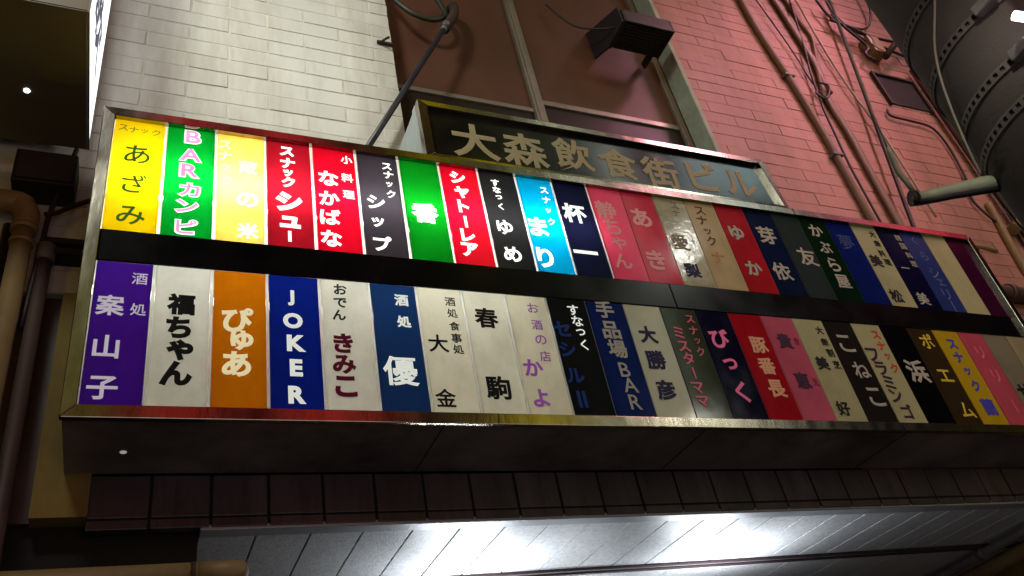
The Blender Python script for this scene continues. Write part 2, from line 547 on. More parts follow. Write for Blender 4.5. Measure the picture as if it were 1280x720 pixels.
# window in the recess
win = box_obj('window', alu, bld, (1.89, 5.32, 0.86, 0.93, 5.02, 5.10), (1.89, 1.97, 0.86, 0.93, 5.10, 11.2), (5.19, 5.27, 0.855, 0.93, 5.10, 11.2), (3.425, 3.475, 0.84, 0.93, 5.10, 11.2), bevel=0.006)
win['label'] = 'tall dusty brown window behind the name sign'
bm = BM()
bx(bm, 3.395, 3.423, 0.85, 0.93, 5.10, 11.2)
bx(bm, 3.477, 3.51, 0.85, 0.93, 5.10, 11.2)
obj('mullion', bm, alu, win, 0.004)
box_obj('transom', alu, win, (1.972, 3.393, 0.87, 0.93, 6.16, 6.215), (3.512, 5.188, 0.87, 0.93, 6.30, 6.37), bevel=0.006)
box_obj('pane', pane_mat, win, (1.972, 3.393, 0.895, 0.91, 6.217, 11.2))
box_obj('pane', pane_mat, win, (3.512, 5.188, 0.895, 0.91, 6.372, 11.2))
box_obj('pane', pane_low, win, (1.972, 3.393, 0.895, 0.91, 5.102, 6.158))
box_obj('pane', pane_low, win, (3.512, 5.188, 0.895, 0.91, 5.102, 6.298))
box_obj('jamb', jamb_mat, win, (5.272, 5.333, W - 0.012, 0.853, 5.02, 11.2), bevel=0.01)

# dark tile lintel over the entrance
bm = BM()
rnd = random.Random(4)
x = -0.20
while x < 9.2:
    for z0, z1 in ((1.925, 2.165), (1.862, 1.917)):
        y = W - rnd.uniform(0.0, 0.006)
        bx(bm, x + 0.006, x + 0.302, y, W + 0.06, z0, z1)
    x += 0.308
lin_o = obj('tile_lintel', bm, black_tile, bld, bevel=0.006)
lin_o['label'] = 'grimy dark square tiles over the entrance'
box_obj('joint_bed', tile_joint, lin_o, (-0.18, 9.2, W + 0.008, W + 0.09, 1.864, 2.163))
# entrance ceiling: boards running inwards
bm = BM()
x = 0.365
while x < 8.2:
    bx(bm, x + 0.005, x + 0.302, 0.735, 1.63, 1.857, 1.88)
    x += 0.3075
cl = obj('ceiling', bm, ceil_panel, bld, bevel=0.003)
cl['label'] = 'speckled white boards of the entrance ceiling'
box_obj('backing', tile_joint, cl, (0.365, 8.2, 0.735, 5.0, 1.881, 1.9))
bm = BM()
x = 0.365
while x < 8.2:
    bx(bm, x + 0.003, x + 0.6125, 1.745, 5.0, 1.85, 1.875)
    x += 0.615
obj('inner_board', bm, ceil_panel, cl, bevel=0.003)
box_obj('trim', ceil_edge, cl, (0.365, 8.2, W + 0.004, 0.733, 1.846, 1.879), bevel=0.006)
box_obj('rail', duct_mat, cl, (0.365, 8.2, 1.632, 1.66, 1.838, 1.88), (0.365, 8.2, 1.705, 1.742, 1.836, 1.88), bevel=0.004)
box_obj('rail', ceil_edge, cl, (0.365, 8.2, 1.662, 1.703, 1.85, 1.88))
box_obj('entrance_wall', plaster, bld, (0.1, 0.36, 0.75, 5.0, G, 1.9), (8.25, 8.6, W + .1, 5.0, G, 1.9), (0.1, 8.6, 5.0, 5.2, G, 1.9))

# ---------------------------------------------------------------- the big two-row signboard
sg = thing('shop_signboard', (3.5, 0.3, 2.165), 'long lightbox signboard with two rows of coloured shop panels in a steel frame', 'signboard')


def rail(name, quad, parent, y0, y1, lean=0.0):
    """a mitred frame member: quad in x,z, its outer edge first and last; the face leans back towards the outer edge"""
    bm = BM()
    F = [bm.verts.new((x, y0 + (lean if o else 0), z)) for (x, z), o in quad]
    K = [bm.verts.new((x, y1, z)) for (x, z), o in quad]
    bm.faces.new(F)
    bm.faces.new(K[::-1])
    for q in range(4):
        bm.faces.new([F[q], K[q], K[(q + 1) % 4], F[(q + 1) % 4]])
    return obj(name, bm, steel, parent, bevel=0.004)


XO0, XO1, ZO0, ZO1 = -0.333, 7.33, 2.163, 4.335
XI0, XI1, ZI0, ZI1 = -0.264, 7.262, 2.232, 4.262
g = 0.0012
rail('frame_rail', [((XO0 + g, ZO1), 1), ((XO1 - g, ZO1), 1), ((XI1 - g, ZI1), 0), ((XI0 + g, ZI1), 0)], sg, -0.036, 0.008, 0.005)
rail('frame_rail', [((XO0 + g, ZO0), 1), ((XI0 + g, ZI0), 0), ((XI1 - g, ZI0), 0), ((XO1 - g, ZO0), 1)], sg, -0.036, 0.008, 0.005)
rail('frame_rail', [((XO0, ZO0 + g), 1), ((XO0, ZO1 - g), 1), ((XI0, ZI1 - g), 0), ((XI0, ZI0 + g), 0)], sg, -0.036, 0.008, 0.002)
rail('frame_rail', [((XO1, ZO0 + g), 1), ((XI1, ZI0 + g), 0), ((XI1, ZI1 - g), 0), ((XO1, ZO1 - g), 1)], sg, -0.036, 0.008, 0.002)
for xx, z0, z1 in ((5.11, 4.264, 4.333), (5.15, 2.165, 2.230), (1.92, 2.165, 2.230)):
    box_obj('rail_seam', black_box, sg, (xx, xx + 0.004, -0.0375, -0.030, z0, z1))
# cabinet
cx0, cx1, cz0, cz1 = -0.322, 7.318, 2.172, 4.322
cab = box_obj('cabinet', cab_dark, sg, (cx0, cx1, 0.010, W - .012, cz0, cz0 + 0.012), (cx0, cx1, 0.010, W - .012, cz1 - 0.012, cz1), (cx0, cx0 + .012, 0.010, W - .012, cz0 + .0125, cz1 - .0125),
              (cx1 - .012, cx1, 0.010, W - .012, cz0 + .0125, cz1 - .0125), (cx0 + .0125, cx1 - .0125, W - .03, W - .013, cz0 + .0125, cz1 - .0125))
box_obj('lining', lining, sg, (cx0 + .02, cx1 - .02, W - .045, W - .033, cz0 + .02, cz1 - .02), (cx0 + .02, cx1 - .02, .03, W - .046, cz0 + .016, cz0 + .022), (cx0 + .02, cx1 - .02, .03, W - .046, cz1 - .022, cz1 - .016),
        (cx0 + .015, cx0 + .0195, .03, W - .046, cz0 + .03, cz1 - .03))
box_obj('shelf', lining, sg, (cx0 + .02, cx1 - .02, .02, 0.30, 3.235, 3.26))
bm = BM()
cyl(bm, (-0.045, 0.35, cz0 - 0.003), 'Z', 0.017, 0, 0.002, 16)
obj('drain_hole', bm, hole_glow, cab)
bm = BM()
for xx in (1.6, 3.4, 5.2):
    bx(bm, xx, xx + .004, .02, W - .02, cz0 - .004, cz0 - .0005)
obj('cabinet_seam', bm, black_box, cab)
# black band between the rows, in two lengths
for x0, x1 in ((XI0 - .006, 3.508), (3.514, XI1 + .006)):
    box_obj('centre_band', band_black, sg, (x0, x1, -0.006, 0.012, 3.145, 3.364), bevel=0.004)

ROW1 = [((250, 214, 8), 'yellow'), ((4, 150, 42), 'green'), ((232, 176, 30), 'golden'), ((158, 18, 34), 'dark red'), ((208, 10, 36), 'bright red'),
        ((52, 48, 54), 'charcoal'), ((6, 124, 22), 'dark green'), ((208, 10, 36), 'bright red'), ((30, 30, 32), 'black'), ((0, 160, 214), 'cyan blue'),
        ((14, 16, 40), 'navy'), ((208, 64, 92), 'pink red'), ((200, 52, 72), 'pink red'), ((176, 168, 132), 'worn cream'), ((206, 182, 138), 'faded cream'),
        ((196, 40, 52), 'red'), ((26, 36, 70), 'navy'), ((56, 68, 66), 'grey green'), ((18, 44, 26), 'dark green'), ((22, 40, 120), 'blue'),
        ((204, 202, 156), 'cream'), ((22, 20, 62), 'navy'), ((52, 70, 140), 'mid blue'), ((208, 202, 154), 'plain cream'), ((70, 18, 52), 'plain purple')]
ROW2 = [((70, 24, 150), 'purple'), ((238, 240, 228), 'white'), ((214, 120, 8), 'orange'), ((14, 34, 140), 'blue'), ((238, 238, 224), 'white'),
        ((26, 56, 108), 'slate blue'), ((240, 236, 214), 'white'), ((238, 236, 216), 'white'), ((238, 232, 206), 'white'), ((22, 23, 24), 'black'),
        ((16, 34, 96), 'blue'), ((210, 210, 182), 'cream'), ((58, 68, 44), 'olive'), ((20, 16, 46), 'navy'), ((186, 26, 40), 'red'),
        ((220, 104, 130), 'pink'), ((202, 200, 154), 'cream'), ((44, 40, 38), 'black'), ((202, 200, 152), 'cream'), ((16, 15, 18), 'black'),
        ((66, 52, 34), 'dark brown'), ((212, 180, 40), 'yellow'), ((214, 92, 112), 'pink'), ((150, 144, 120), 'grey cream')]
ROW2.append(((176, 168, 132), 'pale cream'))
LETTERS = [
    (1, 1, 'dgreen', 0, 'スナック', 0.055, [(0.19, 0.08), (0.39, 0.09), (0.59, 0.09), (0.81, 0.09)]),
    (1, 1, 'dgreen', 0.012, 'あざみ', 0.15, [(0.5, 0.32), (0.5, 0.59), (0.5, 0.87)]),
    (1, 2, 'pinkwhite', 0.05, 'BARカンピ', 0.108, [(0.53, 0.08), (0.5, 0.26), (0.5, 0.41), (0.51, 0.59), (0.48, 0.74), (0.49, 0.92)]),
    (1, 3, 'faint', 0.03, 'スナック', 0.08, [(0.17, 0.11), (0.18, 0.22), (0.2, 0.33), (0.23, 0.46)]),
    (1, 3, 'faint', 0.035, '蔵', 0.12, [(0.64, 0.31)]),
    (1, 3, 'glow', 0.035, 'の米', 0.13, [(0.63, 0.62), (0.64, 0.9)]),
    (1, 4, 'glow', 0.05, 'スナック', 0.095, [(0.46, 0.09), (0.47, 0.21), (0.47, 0.31), (0.47, 0.4)]),
    (1, 4, 'glow', 0.06, 'シュー', [0.17, 0.15, 0.085], [(0.47, 0.59), (0.48, 0.78), (0.46, 0.91)]),
    (1, 5, 'glow', 0.025, '小料理', 0.08, [(0.78, 0.09), (0.76, 0.28), (0.76, 0.45)]),
    (1, 5, 'glow', 0.035, 'なかばな', 0.135, [(0.34, 0.31), (0.33, 0.51), (0.32, 0.69), (0.31, 0.89)]),
    (1, 6, 'glow', 0.03, 'スナック', 0.07, [(0.71, 0.1), (0.73, 0.19), (0.72, 0.29), (0.73, 0.39)]),
    (1, 6, 'glow', 0.035, 'シップ', 0.125, [(0.36, 0.49), (0.35, 0.69), (0.4, 0.89)]),
    (1, 7, 'glow', 0.06, '香', 0.2, [(0.47, 0.54)]),
    (1, 8, 'glow', 0.045, 'シャトーレア', [0.12, 0.115, 0.12, 0.105, 0.115, 0.125], [(0.44, 0.11), (0.48, 0.27), (0.45, 0.42), (0.43, 0.58), (0.42, 0.72), (0.41, 0.86)]),
    (1, 9, 'glow', 0.035, 'すなっく', 0.065, [(0.41, 0.11), (0.41, 0.19), (0.42, 0.27), (0.42, 0.37)]),
    (1, 9, 'glow', 0.03, 'ゆめ', 0.135, [(0.4, 0.59), (0.44, 0.86)]),
    (1, 10, 'glow', 0.03, 'スナック', 0.068, [(0.72, 0.12), (0.72, 0.23), (0.69, 0.35), (0.69, 0.47)]),
    (1, 10, 'glow', 0.035, 'まり', 0.18, [(0.3, 0.54), (0.27, 0.86)]),
    (1, 11, 'glowdim', 0.035, '杯一', 0.2, [(0.42, 0.34), (0.41, 0.76)]),
    (1, 12, 'pinkcream', 0.025, '静ちゃん', [0.18, 0.16, 0.13, 0.15], [(0.39, 0.25), (0.41, 0.44), (0.45, 0.62), (0.4, 0.81)]),
    (1, 13, 'pinkcream', 0.035, 'あき', 0.19, [(0.4, 0.29), (0.4, 0.76)]),
    (1, 14, 'grey', 0.015, 'スナ', 0.075, [(0.63, 0.08), (0.61, 0.17)]),
    (1, 14, 'grey', 0.02, '愛', 0.16, [(0.37, 0.52)]),
    (1, 14, 'navy', 0.04, '梨', 0.15, [(0.42, 0.83)]),
    (1, 15, 'brown', 0.02, 'スナック', 0.1, [(0.44, 0.1), (0.39, 0.22), (0.43, 0.35), (0.43, 0.46)]),
    (1, 15, 'tan', 0.015, 'ナ', 0.12, [(0.43, 0.65)]),
    (1, 16, 'cream', 0.035, 'ゆか', 0.16, [(0.41, 0.32), (0.48, 0.73)]),
    (1, 17, 'cream', 0.025, '芽依', 0.19, [(0.46, 0.3), (0.42, 0.73)]),
    (1, 18, 'cream', 0.02, '友', 0.2, [(0.61, 0.51)]),
    (1, 19, 'cream', 0.025, 'かぶら屋', 0.15, [(0.46, 0.15), (0.48, 0.36), (0.49, 0.57), (0.51, 0.77)]),
    (1, 20, 'fblue', 0, '夢', 0.17, [(0.46, 0.25)]),
    (1, 21, 'black', 0.02, '大衆料理', 0.078, [(0.75, 0.09), (0.75, 0.21), (0.71, 0.34), (0.75, 0.45)]),
    (1, 21, 'black', 0.03, '美松', 0.145, [(0.29, 0.45), (0.33, 0.88)]),
    (1, 22, 'cream', 0.015, '韓国料理', 0.075, [(0.81, 0.09), (0.83, 0.2), (0.86, 0.32), (0.85, 0.43)]),
    (1, 22, 'cream', 0.02, '一美', [0.1, 0.14], [(0.37, 0.5), (0.38, 0.88)]),
    (1, 23, 'pblue', 0, 'くら', 0.1, [(0.49, 0.09), (0.53, 0.3)]),
    (1, 23, 'pblue', 0, 'シェリー', 0.12, [(0.54, 0.52), (0.59, 0.64), (0.52, 0.79), (0.52, 0.94)]),
    (2, 1, 'lilac', 0.01, '酒処', 0.08, [(0.76, 0.12), (0.78, 0.35)]),
    (2, 1, 'lilac', 0.025, '案山子', 0.14, [(0.33, 0.33), (0.34, 0.62), (0.35, 0.89)]),
    (2, 2, 'black', 0.055, '福ちゃん', [0.145, 0.14, 0.135, 0.16], [(0.48, 0.29), (0.46, 0.46), (0.5, 0.62), (0.46, 0.78)]),
    (2, 3, 'ocream', 0.04, 'ぴゅあ', [0.17, 0.13, 0.16], [(0.46, 0.38), (0.54, 0.53), (0.45, 0.7)]),
    (2, 4, 'wdim', 0.05, 'JOKER', 0.11, [(0.44, 0.18), (0.46, 0.36), (0.51, 0.53), (0.49, 0.71), (0.49, 0.9)]),
    (2, 5, 'dgreen2', 0.03, 'おでん', 0.08, [(0.41, 0.08), (0.39, 0.19), (0.35, 0.29)]),
    (2, 5, 'maroon', 0.045, 'きみこ', 0.135, [(0.39, 0.51), (0.38, 0.67), (0.38, 0.83)]),
    (2, 6, 'wdim', 0.035, '酒処', 0.09, [(0.65, 0.13), (0.65, 0.31)]),
    (2, 6, 'wdim', 0.02, '優', 0.21, [(0.46, 0.7)]),
    (2, 7, 'black', 0.015, '酒処', 0.07, [(0.71, 0.11), (0.72, 0.21)]),
    (2, 7, 'black', 0.02, '食事処', 0.07, [(0.72, 0.32), (0.72, 0.42), (0.72, 0.51)]),
    (2, 7, 'black', 0.02, '大金', 0.13, [(0.31, 0.47), (0.29, 0.89)]),
    (2, 8, 'black', 0.03, '春駒', 0.165, [(0.47, 0.23), (0.43, 0.8)]),
    (2, 9, 'purple', 0.01, 'お酒の店', 0.078, [(0.63, 0.11), (0.63, 0.26), (0.64, 0.39), (0.65, 0.53)]),
    (2, 9, 'purple', 0.03, 'かよ', [0.135, 0.125], [(0.31, 0.63), (0.33, 0.87)]),
    (2, 10, 'wdim', 0.02, 'すなっく', 0.085, [(0.63, 0.1), (0.66, 0.2), (0.67, 0.3), (0.67, 0.41)]),
    (2, 10, 'dblue', 0.035, 'セシルⅡ', [0.13, 0.12, 0.13, 0.12], [(0.22, 0.28), (0.23, 0.46), (0.25, 0.68), (0.27, 0.87)]),
    (2, 11, 'cream', 0.03, '手品場', 0.145, [(0.46, 0.07), (0.47, 0.26), (0.49, 0.43)]),
    (2, 11, 'cream', 0.01, 'BAR', 0.11, [(0.51, 0.61), (0.54, 0.74), (0.54, 0.88)]),
    (2, 12, 'navy', 0.04, '大勝彦', [0.15, 0.16, 0.16], [(0.42, 0.28), (0.42, 0.51), (0.43, 0.77)]),
    (2, 13, 'pink', 0.02, 'スナック', 0.075, [(0.77, 0.1), (0.76, 0.21), (0.76, 0.31), (0.74, 0.41)]),
    (2, 13, 'pink', 0.025, 'ミスターママ', [0.1, 0.1, 0.1, 0.09, 0.1, 0.1], [(0.3, 0.24), (0.31, 0.37), (0.32, 0.48), (0.34, 0.61), (0.3, 0.74), (0.31, 0.86)]),
    (2, 14, 'pink2', 0.035, 'びっく', [0.17, 0.15, 0.17], [(0.44, 0.27), (0.47, 0.51), (0.49, 0.76)]),
    (2, 15, 'tan2', 0.035, '豚番長', 0.155, [(0.56, 0.31), (0.54, 0.51), (0.56, 0.72)]),
    (2, 16, 'plum', 0.035, '貴恵', 0.145, [(0.44, 0.25), (0.46, 0.63)]),
    (2, 16, 'plum2', 0.01, 'きえ', 0.06, [(0.83, 0.24), (0.86, 0.64)]),
    (2, 17, 'black', 0.02, '大衆割烹', 0.075, [(0.76, 0.11), (0.76, 0.23), (0.78, 0.34), (0.81, 0.46)]),
    (2, 17, 'black', 0.035, '美好', 0.125, [(0.35, 0.45), (0.36, 0.88)]),
    (2, 18, 'cream', 0.02, 'こねこ', 0.16, [(0.47, 0.23), (0.56, 0.5), (0.61, 0.76)]),
    (2, 19, 'redorange', 0.03, 'スナック', 0.085, [(0.72, 0.11), (0.71, 0.23), (0.75, 0.34), (0.77, 0.46)]),
    (2, 19, 'plum', 0.03, 'フラミンゴ', 0.125, [(0.25, 0.33), (0.3, 0.47), (0.32, 0.61), (0.33, 0.74), (0.44, 0.89)]),
    (2, 20, 'cream', 0.035, '浜', 0.22, [(0.55, 0.48)]),
    (2, 21, 'dyellow', 0.02, 'ポエム', 0.15, [(0.54, 0.14), (0.53, 0.51), (0.63, 0.86)]),
    (2, 22, 'blue', 0.04, 'スナック', 0.11, [(0.52, 0.15), (0.48, 0.3), (0.52, 0.45), (0.51, 0.6)]),
    (2, 22, 'blue', 0.03, '蘭', 0.155, [(0.56, 0.82)]),
    (2, 23, 'fpink', 0, 'リリー', 0.12, [(0.49, 0.22), (0.57, 0.48), (0.61, 0.8)]),
    (2, 24, 'black', 0.035, 'せ', 0.17, [(0.39, 0.64)]),
    (0, 0, 'gold', 0.025, '大森飲食街ビル', [0.4, 0.4, 0.4, 0.38, 0.38, 0.36, 0.36], [(2.18, 4.571), (2.595, 4.562), (3.025, 4.583), (3.441, 4.577), (3.841, 4.552), (4.282, 4.589), (4.675, 4.574)]),
]
PW = 0.302
PX0 = -0.27
rows = {1: (ROW1, 3.368, 4.264), 2: (ROW2, 2.245, 3.141)}
PANEL = {}
jit = random.Random(21)
for r, (cols, z0, z1) in rows.items():
    for i, (c, word) in enumerate(cols):
        gp = lambda k: 0.0085 if (k <= 11 if r == 1 else k <= 9) else 0.0022   # joints widened where back-lit: the bloom of their glow put into the shape
        x0, x1 = PX0 + PW * i + gp(i), PX0 + PW * (i + 1) - gp(i + 1)
        if x1 > XI1 + 0.006:
            x1 = XI1 + 0.006
        if x1 - x0 < 0.03:
            continue
        x0, x1 = x0 + jit.uniform(-.0012, .0012), x1 + jit.uniform(-.0012, .0012)
        yf = jit.uniform(-.0012, .0012)
        bm = BM()                                           # a shallow tray: one translucent face with returned edges
        e = 0.0025
        F = [bm.verts.new(p) for p in ((x0 + e, yf, z0 + e), (x1 - e, -yf * .5, z0 + e), (x1 - e, yf * .3, z1 - e), (x0 + e, -yf, z1 - e))]
        K = [bm.verts.new(p) for p in ((x0, 0.014, z0), (x1, 0.014, z0), (x1, 0.014, z1), (x0, 0.014, z1))]
        bm.faces.new(F)
        for q in range(4):
            bm.faces.new([F[q], F[(q + 1) % 4], K[(q + 1) % 4], K[q]])
        p = obj('sign_panel', bm, worn_film if word == 'worn cream' else thin_gold if word == 'golden' else acrylic(c), sg)
        PANEL[(r, i + 1)] = (p, x0, z1, word)
        kinds = sorted({q[2] for q in LETTERS if q[0] == r and q[1] == i + 1})
        p['label'] = word + ' sign panel' + (' with lettering' if kinds else ' without lettering')
    for i in range(1, len(cols)):
        x = PX0 + PW * i
        if x < XI1 - 0.01:
            dv = BM()
            w_ = 0.008 if (i <= 11 if r == 1 else i <= 9) else 0.0018
            bx(dv, x - w_, x + w_, 0.004, 0.0075, z0 + .004, z1 - .004)
            obj('divider', dv, divider_mat(), sg)
for r, i, colr, bold, text, size, uv in LETTERS:
    sz = size if isinstance(size, list) else [size] * len(text)
    bm = BM()
    if r == 0:
        continue
    p, px, pz, word = PANEL[(r, i)]
    cen = [(PX0 + PW * (i - 1) + u * PW, rows[r][2] - v * 0.896) for u, v in uv]
    if colr == 'pinkwhite':
        b2 = BM()
        letters(b2, text, cen, [s * 1.13 for s in sz], 0.075, -0.0013, 0.0016, 1.15)
        obj('letter_outline', b2, ink('glow'), p)
        letters(bm, text, cen, sz, 0.02, -0.0013, 0.0046, 1.15)
    else:
        letters(bm, text, cen, sz, bold, -0.0013)
    obj('lettering', bm, ink(colr), p)

# ---------------------------------------------------------------- the building's name sign on top
ns = thing('name_sign', (3.45, 0.3, 4.34), 'narrow dark sign with gold kanji standing on top of the long signboard', 'sign')
nx0, nx1, nz0, nz1, ny = 1.77, 5.13, 4.338, 4.965, 0.03
rail('frame_rail', [((nx0, nz1), 1), ((nx1 - .06, nz1), 1), ((nx1 - .115, nz1 - .062), 0), ((nx0 + .075, nz1 - .062), 0)], ns, ny - .031, ny + .03, .0045)
rail('frame_rail', [((nx0, nz0), 1), ((nx0 + .075, nz0 + .055), 0), ((nx1 - .05, nz0 + .055), 0), ((nx1, nz0), 1)], ns, ny - .031, ny + .03, .0045)
rail('frame_rail', [((nx0, nz0 + .001), 1), ((nx0, nz1 - .001), 1), ((nx0 + .073, nz1 - .064), 0), ((nx0 + .073, nz0 + .057), 0)], ns, ny - .031, ny + .03, .002)
rail('frame_rail', [((nx1, nz0 + .001), 1), ((nx1 - .048, nz0 + .057), 0), ((nx1 - .113, nz1 - .064), 0), ((nx1 - .058, nz1 - .001), 1)], ns, ny - .031, ny + .03, .002)
nf = box_obj('face', name_black, ns, (nx0 + .06, nx1 - .06, ny + .012, ny + .02, nz0 + .03, nz1 - .03))
for q in LETTERS:
    if q[0] == 0:
        bm = BM()
        letters(bm, q[4], [(cx * 1.0105, cz * 1.0105 + 0.012) for cx, cz in q[6]], [s * 0.97 for s in q[5]], 0.026, ny + .012, 0.003)
        obj('lettering', bm, ink('gold'), nf)
bm = BM()
prism(bm, [(nx0 + .005, nz0), (nx1 - .01, nz0), (nx1 - .065, nz1 - .006), (nx0 + .005, nz1 - .006)], 'Y', ny + .031, 0.56)
obj('cabinet', bm, cab_white, ns, 0.006)
box_obj('cover_lip', cab_white, ns, (nx0 - .004, nx0 + .004, ny + .032, ny + .10, nz0 + .004, nz1 - .01))

# ---------------------------------------------------------------- the lit projecting sign
ps = thing('projecting_sign', (-0.8, -0.1, 4.42), 'big lit projecting sign with white side faces, seen from underneath', 'sign')
px0, px1, py0, py1, pz0, pz1 = -1.35, -0.425, -0.64, 0.46, 4.42, 10.5
box_obj('bottom_cover', sign_body, ps, (px0, px1 - .012, py0 + .004, py1, pz0, pz0 + .03), bevel=0.004)
box_obj('front_cover', front_skin, ps, (px0, px1 - .012, py0, py0 + .03, pz0 + .012, pz1))
box_obj('body', sign_body, ps, (px0 + .02, px1 - .02, py0 + .031, py1 - .005, pz0 + .031, pz1))
fc = box_obj('lit_face', lit_white, ps, (px1 - .018, px1 - .006, py0 + .012, py1 - .004, pz0 + .012, pz1))
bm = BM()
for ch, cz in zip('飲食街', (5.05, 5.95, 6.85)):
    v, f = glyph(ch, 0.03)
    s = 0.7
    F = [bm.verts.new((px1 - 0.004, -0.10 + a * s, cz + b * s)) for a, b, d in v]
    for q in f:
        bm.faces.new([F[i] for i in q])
obj('lettering', bm, ink('glare_grey'), fc)  # dark letters greyed and glowing: glare of the lit face put into the ink
box_obj('edge_trim', sign_body, ps, (px1 - .011, px1 + .002, py0, py0 + .011, pz0, pz1), (px1 - .011, px1 + .002, py0 + .0115, py1, pz0, pz0 + .011))
bm = BM()
cyl(bm, (-0.765, 0.02, pz0 - .004), 'Z', 0.018, 0, 0.003, 16)
obj('glow_spot', bm, spot_white, ps)  # glowing disc in place of light leaking out of a small hole
box_obj('wall_bracket', black_box, ps, (-1.0, -.6, py1 + .001, W - .002, 4.9, 5.0), (-1.0, -.6, py1 + .001, W - .002, 8.0, 8.1))

# ---------------------------------------------------------------- stay rod, hook, hose
st = thing('stay_rod', (1.2, 0.3, 4.33), 'dark diagonal stay rod running from the signboard up to the window', 'rod')
bm = BM()
tube(bm, [(1.245, 0.40, 4.325), (2.44, 0.58, 6.81)], 0.026, 12, 1)
obj('rod', bm, rod_mat, st)
bm = BM()
tube(bm, [(2.41, 0.575, 6.75), (2.47, 0.585, 6.87)], 0.036, 12, 1)
cyl(bm, (2.45, 0.56, 6.84), 'Y', 0.032, -.03, .04, 14)
obj('knuckle', bm, galv, st)
bm = BM()
tube(bm, [(2.44, 0.59, 6.80), (2.53, 0.61, 6.98), (2.62, 0.65, 7.20), (2.66, 0.72, 7.42), (2.66, 0.89, 7.5)], 0.05, 12, 4)
obj('wall_anchor', bm, rust, st)
bm = BM()
tube(bm, [(1.93, .70, 7.45), (2.02, .66, 7.2), (2.16, .64, 7.03), (2.34, .64, 6.99), (2.47, .66, 7.08), (2.55, .70, 7.22), (2.5, .72, 7.5)], 0.028, 10)
tag(obj('hose', bm, hose), 'short green hose looped beside the top of the stay rod', 'hose')
bm = BM()
bx(bm, 1.74, 1.885, W - .03, W - .006, 6.395, 6.425)
tube(bm, [(1.78, W - .03, 6.41), (1.80, W - .09, 6.38), (1.83, W - .09, 6.41)], 0.012, 8)
tag(obj('wall_hook', bm, rust, None, 0.004), 'small rusty bracket on the white brick beside the window', 'bracket')

# ---------------------------------------------------------------- exhaust hood on the window
hd = thing('exhaust_hood', (4.75, 0.6, 7.2), 'black exhaust hood projecting from the window pane', 'hood')
hx0, hx1, hy0, hy1, hz0, hz1 = 4.42, 5.05, 0.26, 0.64, 7.17, 7.37
bm = BM()
bx(bm, hx0, hx0 + .02, hy0, hy1, hz0, hz1)
bx(bm, hx1 - .02, hx1, hy0, hy1, hz0, hz1)
bx(bm, hx0 + .0205, hx1 - .0205, hy0 + .02, hy1, hz1 - .02, hz1)
bx(bm, hx0 + .0205, hx1 - .0205, hy0, hy0 + .02, hz0, hz1)
obj('shell', bm, hood_skin, hd, 0.006)
box_obj('filter', black_box, hd, (hx0 + .021, hx1 - .021, hy0 + .021, hy1, hz0 + .03, hz0 + .05))
bm = BM()
for k in range(9):
    y = hy0 + .045 + k * .038
    bx(bm, hx0 + .022, hx1 - .022, y, y + .008, hz0 + .012, hz0 + .029)
obj('grille', bm, black_box, hd)
box_obj('bracket', hood_skin, hd, (5.00, 5.03, hy1 + .001, .853, 7.26, 7.35))
bm = BM()
tube(bm, [(3.9, .8, 8.0), (4.1, .7, 7.55), (4.3, .5, 7.3), (4.434, .4, 7.26)], 0.012, 8)
tag(obj('hood_cable', bm, cable_dark), 'thin dark cable running down to the exhaust hood', 'cable')
bm = BM()
prism(bm, [(0.28, 7.17), (0.64, 7.17), (0.89, 7.30), (0.89, 7.75), (0.28, 7.42)], 'X', hx0 - .03, hx0 - .002)
obj('side_plate', bm, hood_skin, hd, 0.008)

# ---------------------------------------------------------------- conduits and cables on the pink wall
def cable(name, pts, r, m, label, cat='cable', flat=1.0, n=8, group='wires and conduits on the brick wall'):
    bm = BM()
    tube(bm, pts, r, n, 4, flat)
    return tag(obj(name, bm, m), label, cat, group)


Yc = 0.575
cd = thing('wall_conduit', (6.95, Yc, 4.4), 'long tan conduit strapped to the pink brick wall, nearest the window', 'conduit', 'wires and conduits on the brick wall')
bm = BM()
tube(bm, [(6.84, Yc, 9.4), (6.84, Yc, 8.23), (6.93, Yc, 7.32), (6.97, Yc, 6.75), (6.99, Yc, 6.09), (6.985, Yc, 5.4), (6.98, Yc, 4.35)], 0.042, 10)
obj('pipe', bm, cable_tan, cd)
bm = BM()
for z, x in ((7.3, 6.93), (5.95, 6.99)):
    bx(bm, x - .075, x + .075, Yc - .048, W - .004, z, z + .03)
obj('strap', bm, galv, cd)
cable('wall_conduit', [(7.50, Yc, 9.4), (7.54, Yc, 8.63), (7.57, Yc, 7.97), (7.56, Yc, 7.60), (7.43, Yc, 7.15), (7.42, Yc, 6.79), (7.44, Yc, 6.39), (7.41, Yc, 5.72), (7.38, Yc, 4.6)], 0.055, cable_tan,
      'wider bent tan cable bundle on the pink brick wall', 'conduit', 0.6, 12)
cable('wall_cable', [(7.75, .59, 9.45), (7.79, .59, 8.71), (7.83, .59, 8.35), (7.66, .59, 7.84), (7.50, .56, 7.4), (7.46, .53, 7.1)], 0.03, cable_tan, 'pale cable bending down to join the tan cable bundle')
cable('wall_cable', [(7.84, .55, 9.3), (7.5, .55, 8.0), (7.33, .55, 7.41), (7.16, .53, 6.71), (7.12, .53, 6.36), (7.05, .53, 5.69), (7.03, .53, 4.6)], 0.014, cable_dark, 'thin dark cable wandering between the two tan conduits')
cable('wall_cable', [(7.12, .57, 9.07), (7.2, .57, 8.5), (7.27, .57, 7.93), (7.30, .57, 7.3), (7.36, .55, 7.0)], 0.010, cable_dark, 'very thin dark wire high between the two tan conduits')
cable('wall_cable', [(7.25, .53, 7.08), (7.15, .50, 6.98), (7.22, .49, 6.90), (7.36, .51, 7.0), (7.45, .50, 7.2), (7.30, .50, 7.22)], 0.014, cable_dark, 'small knot of dark cable between the conduits')
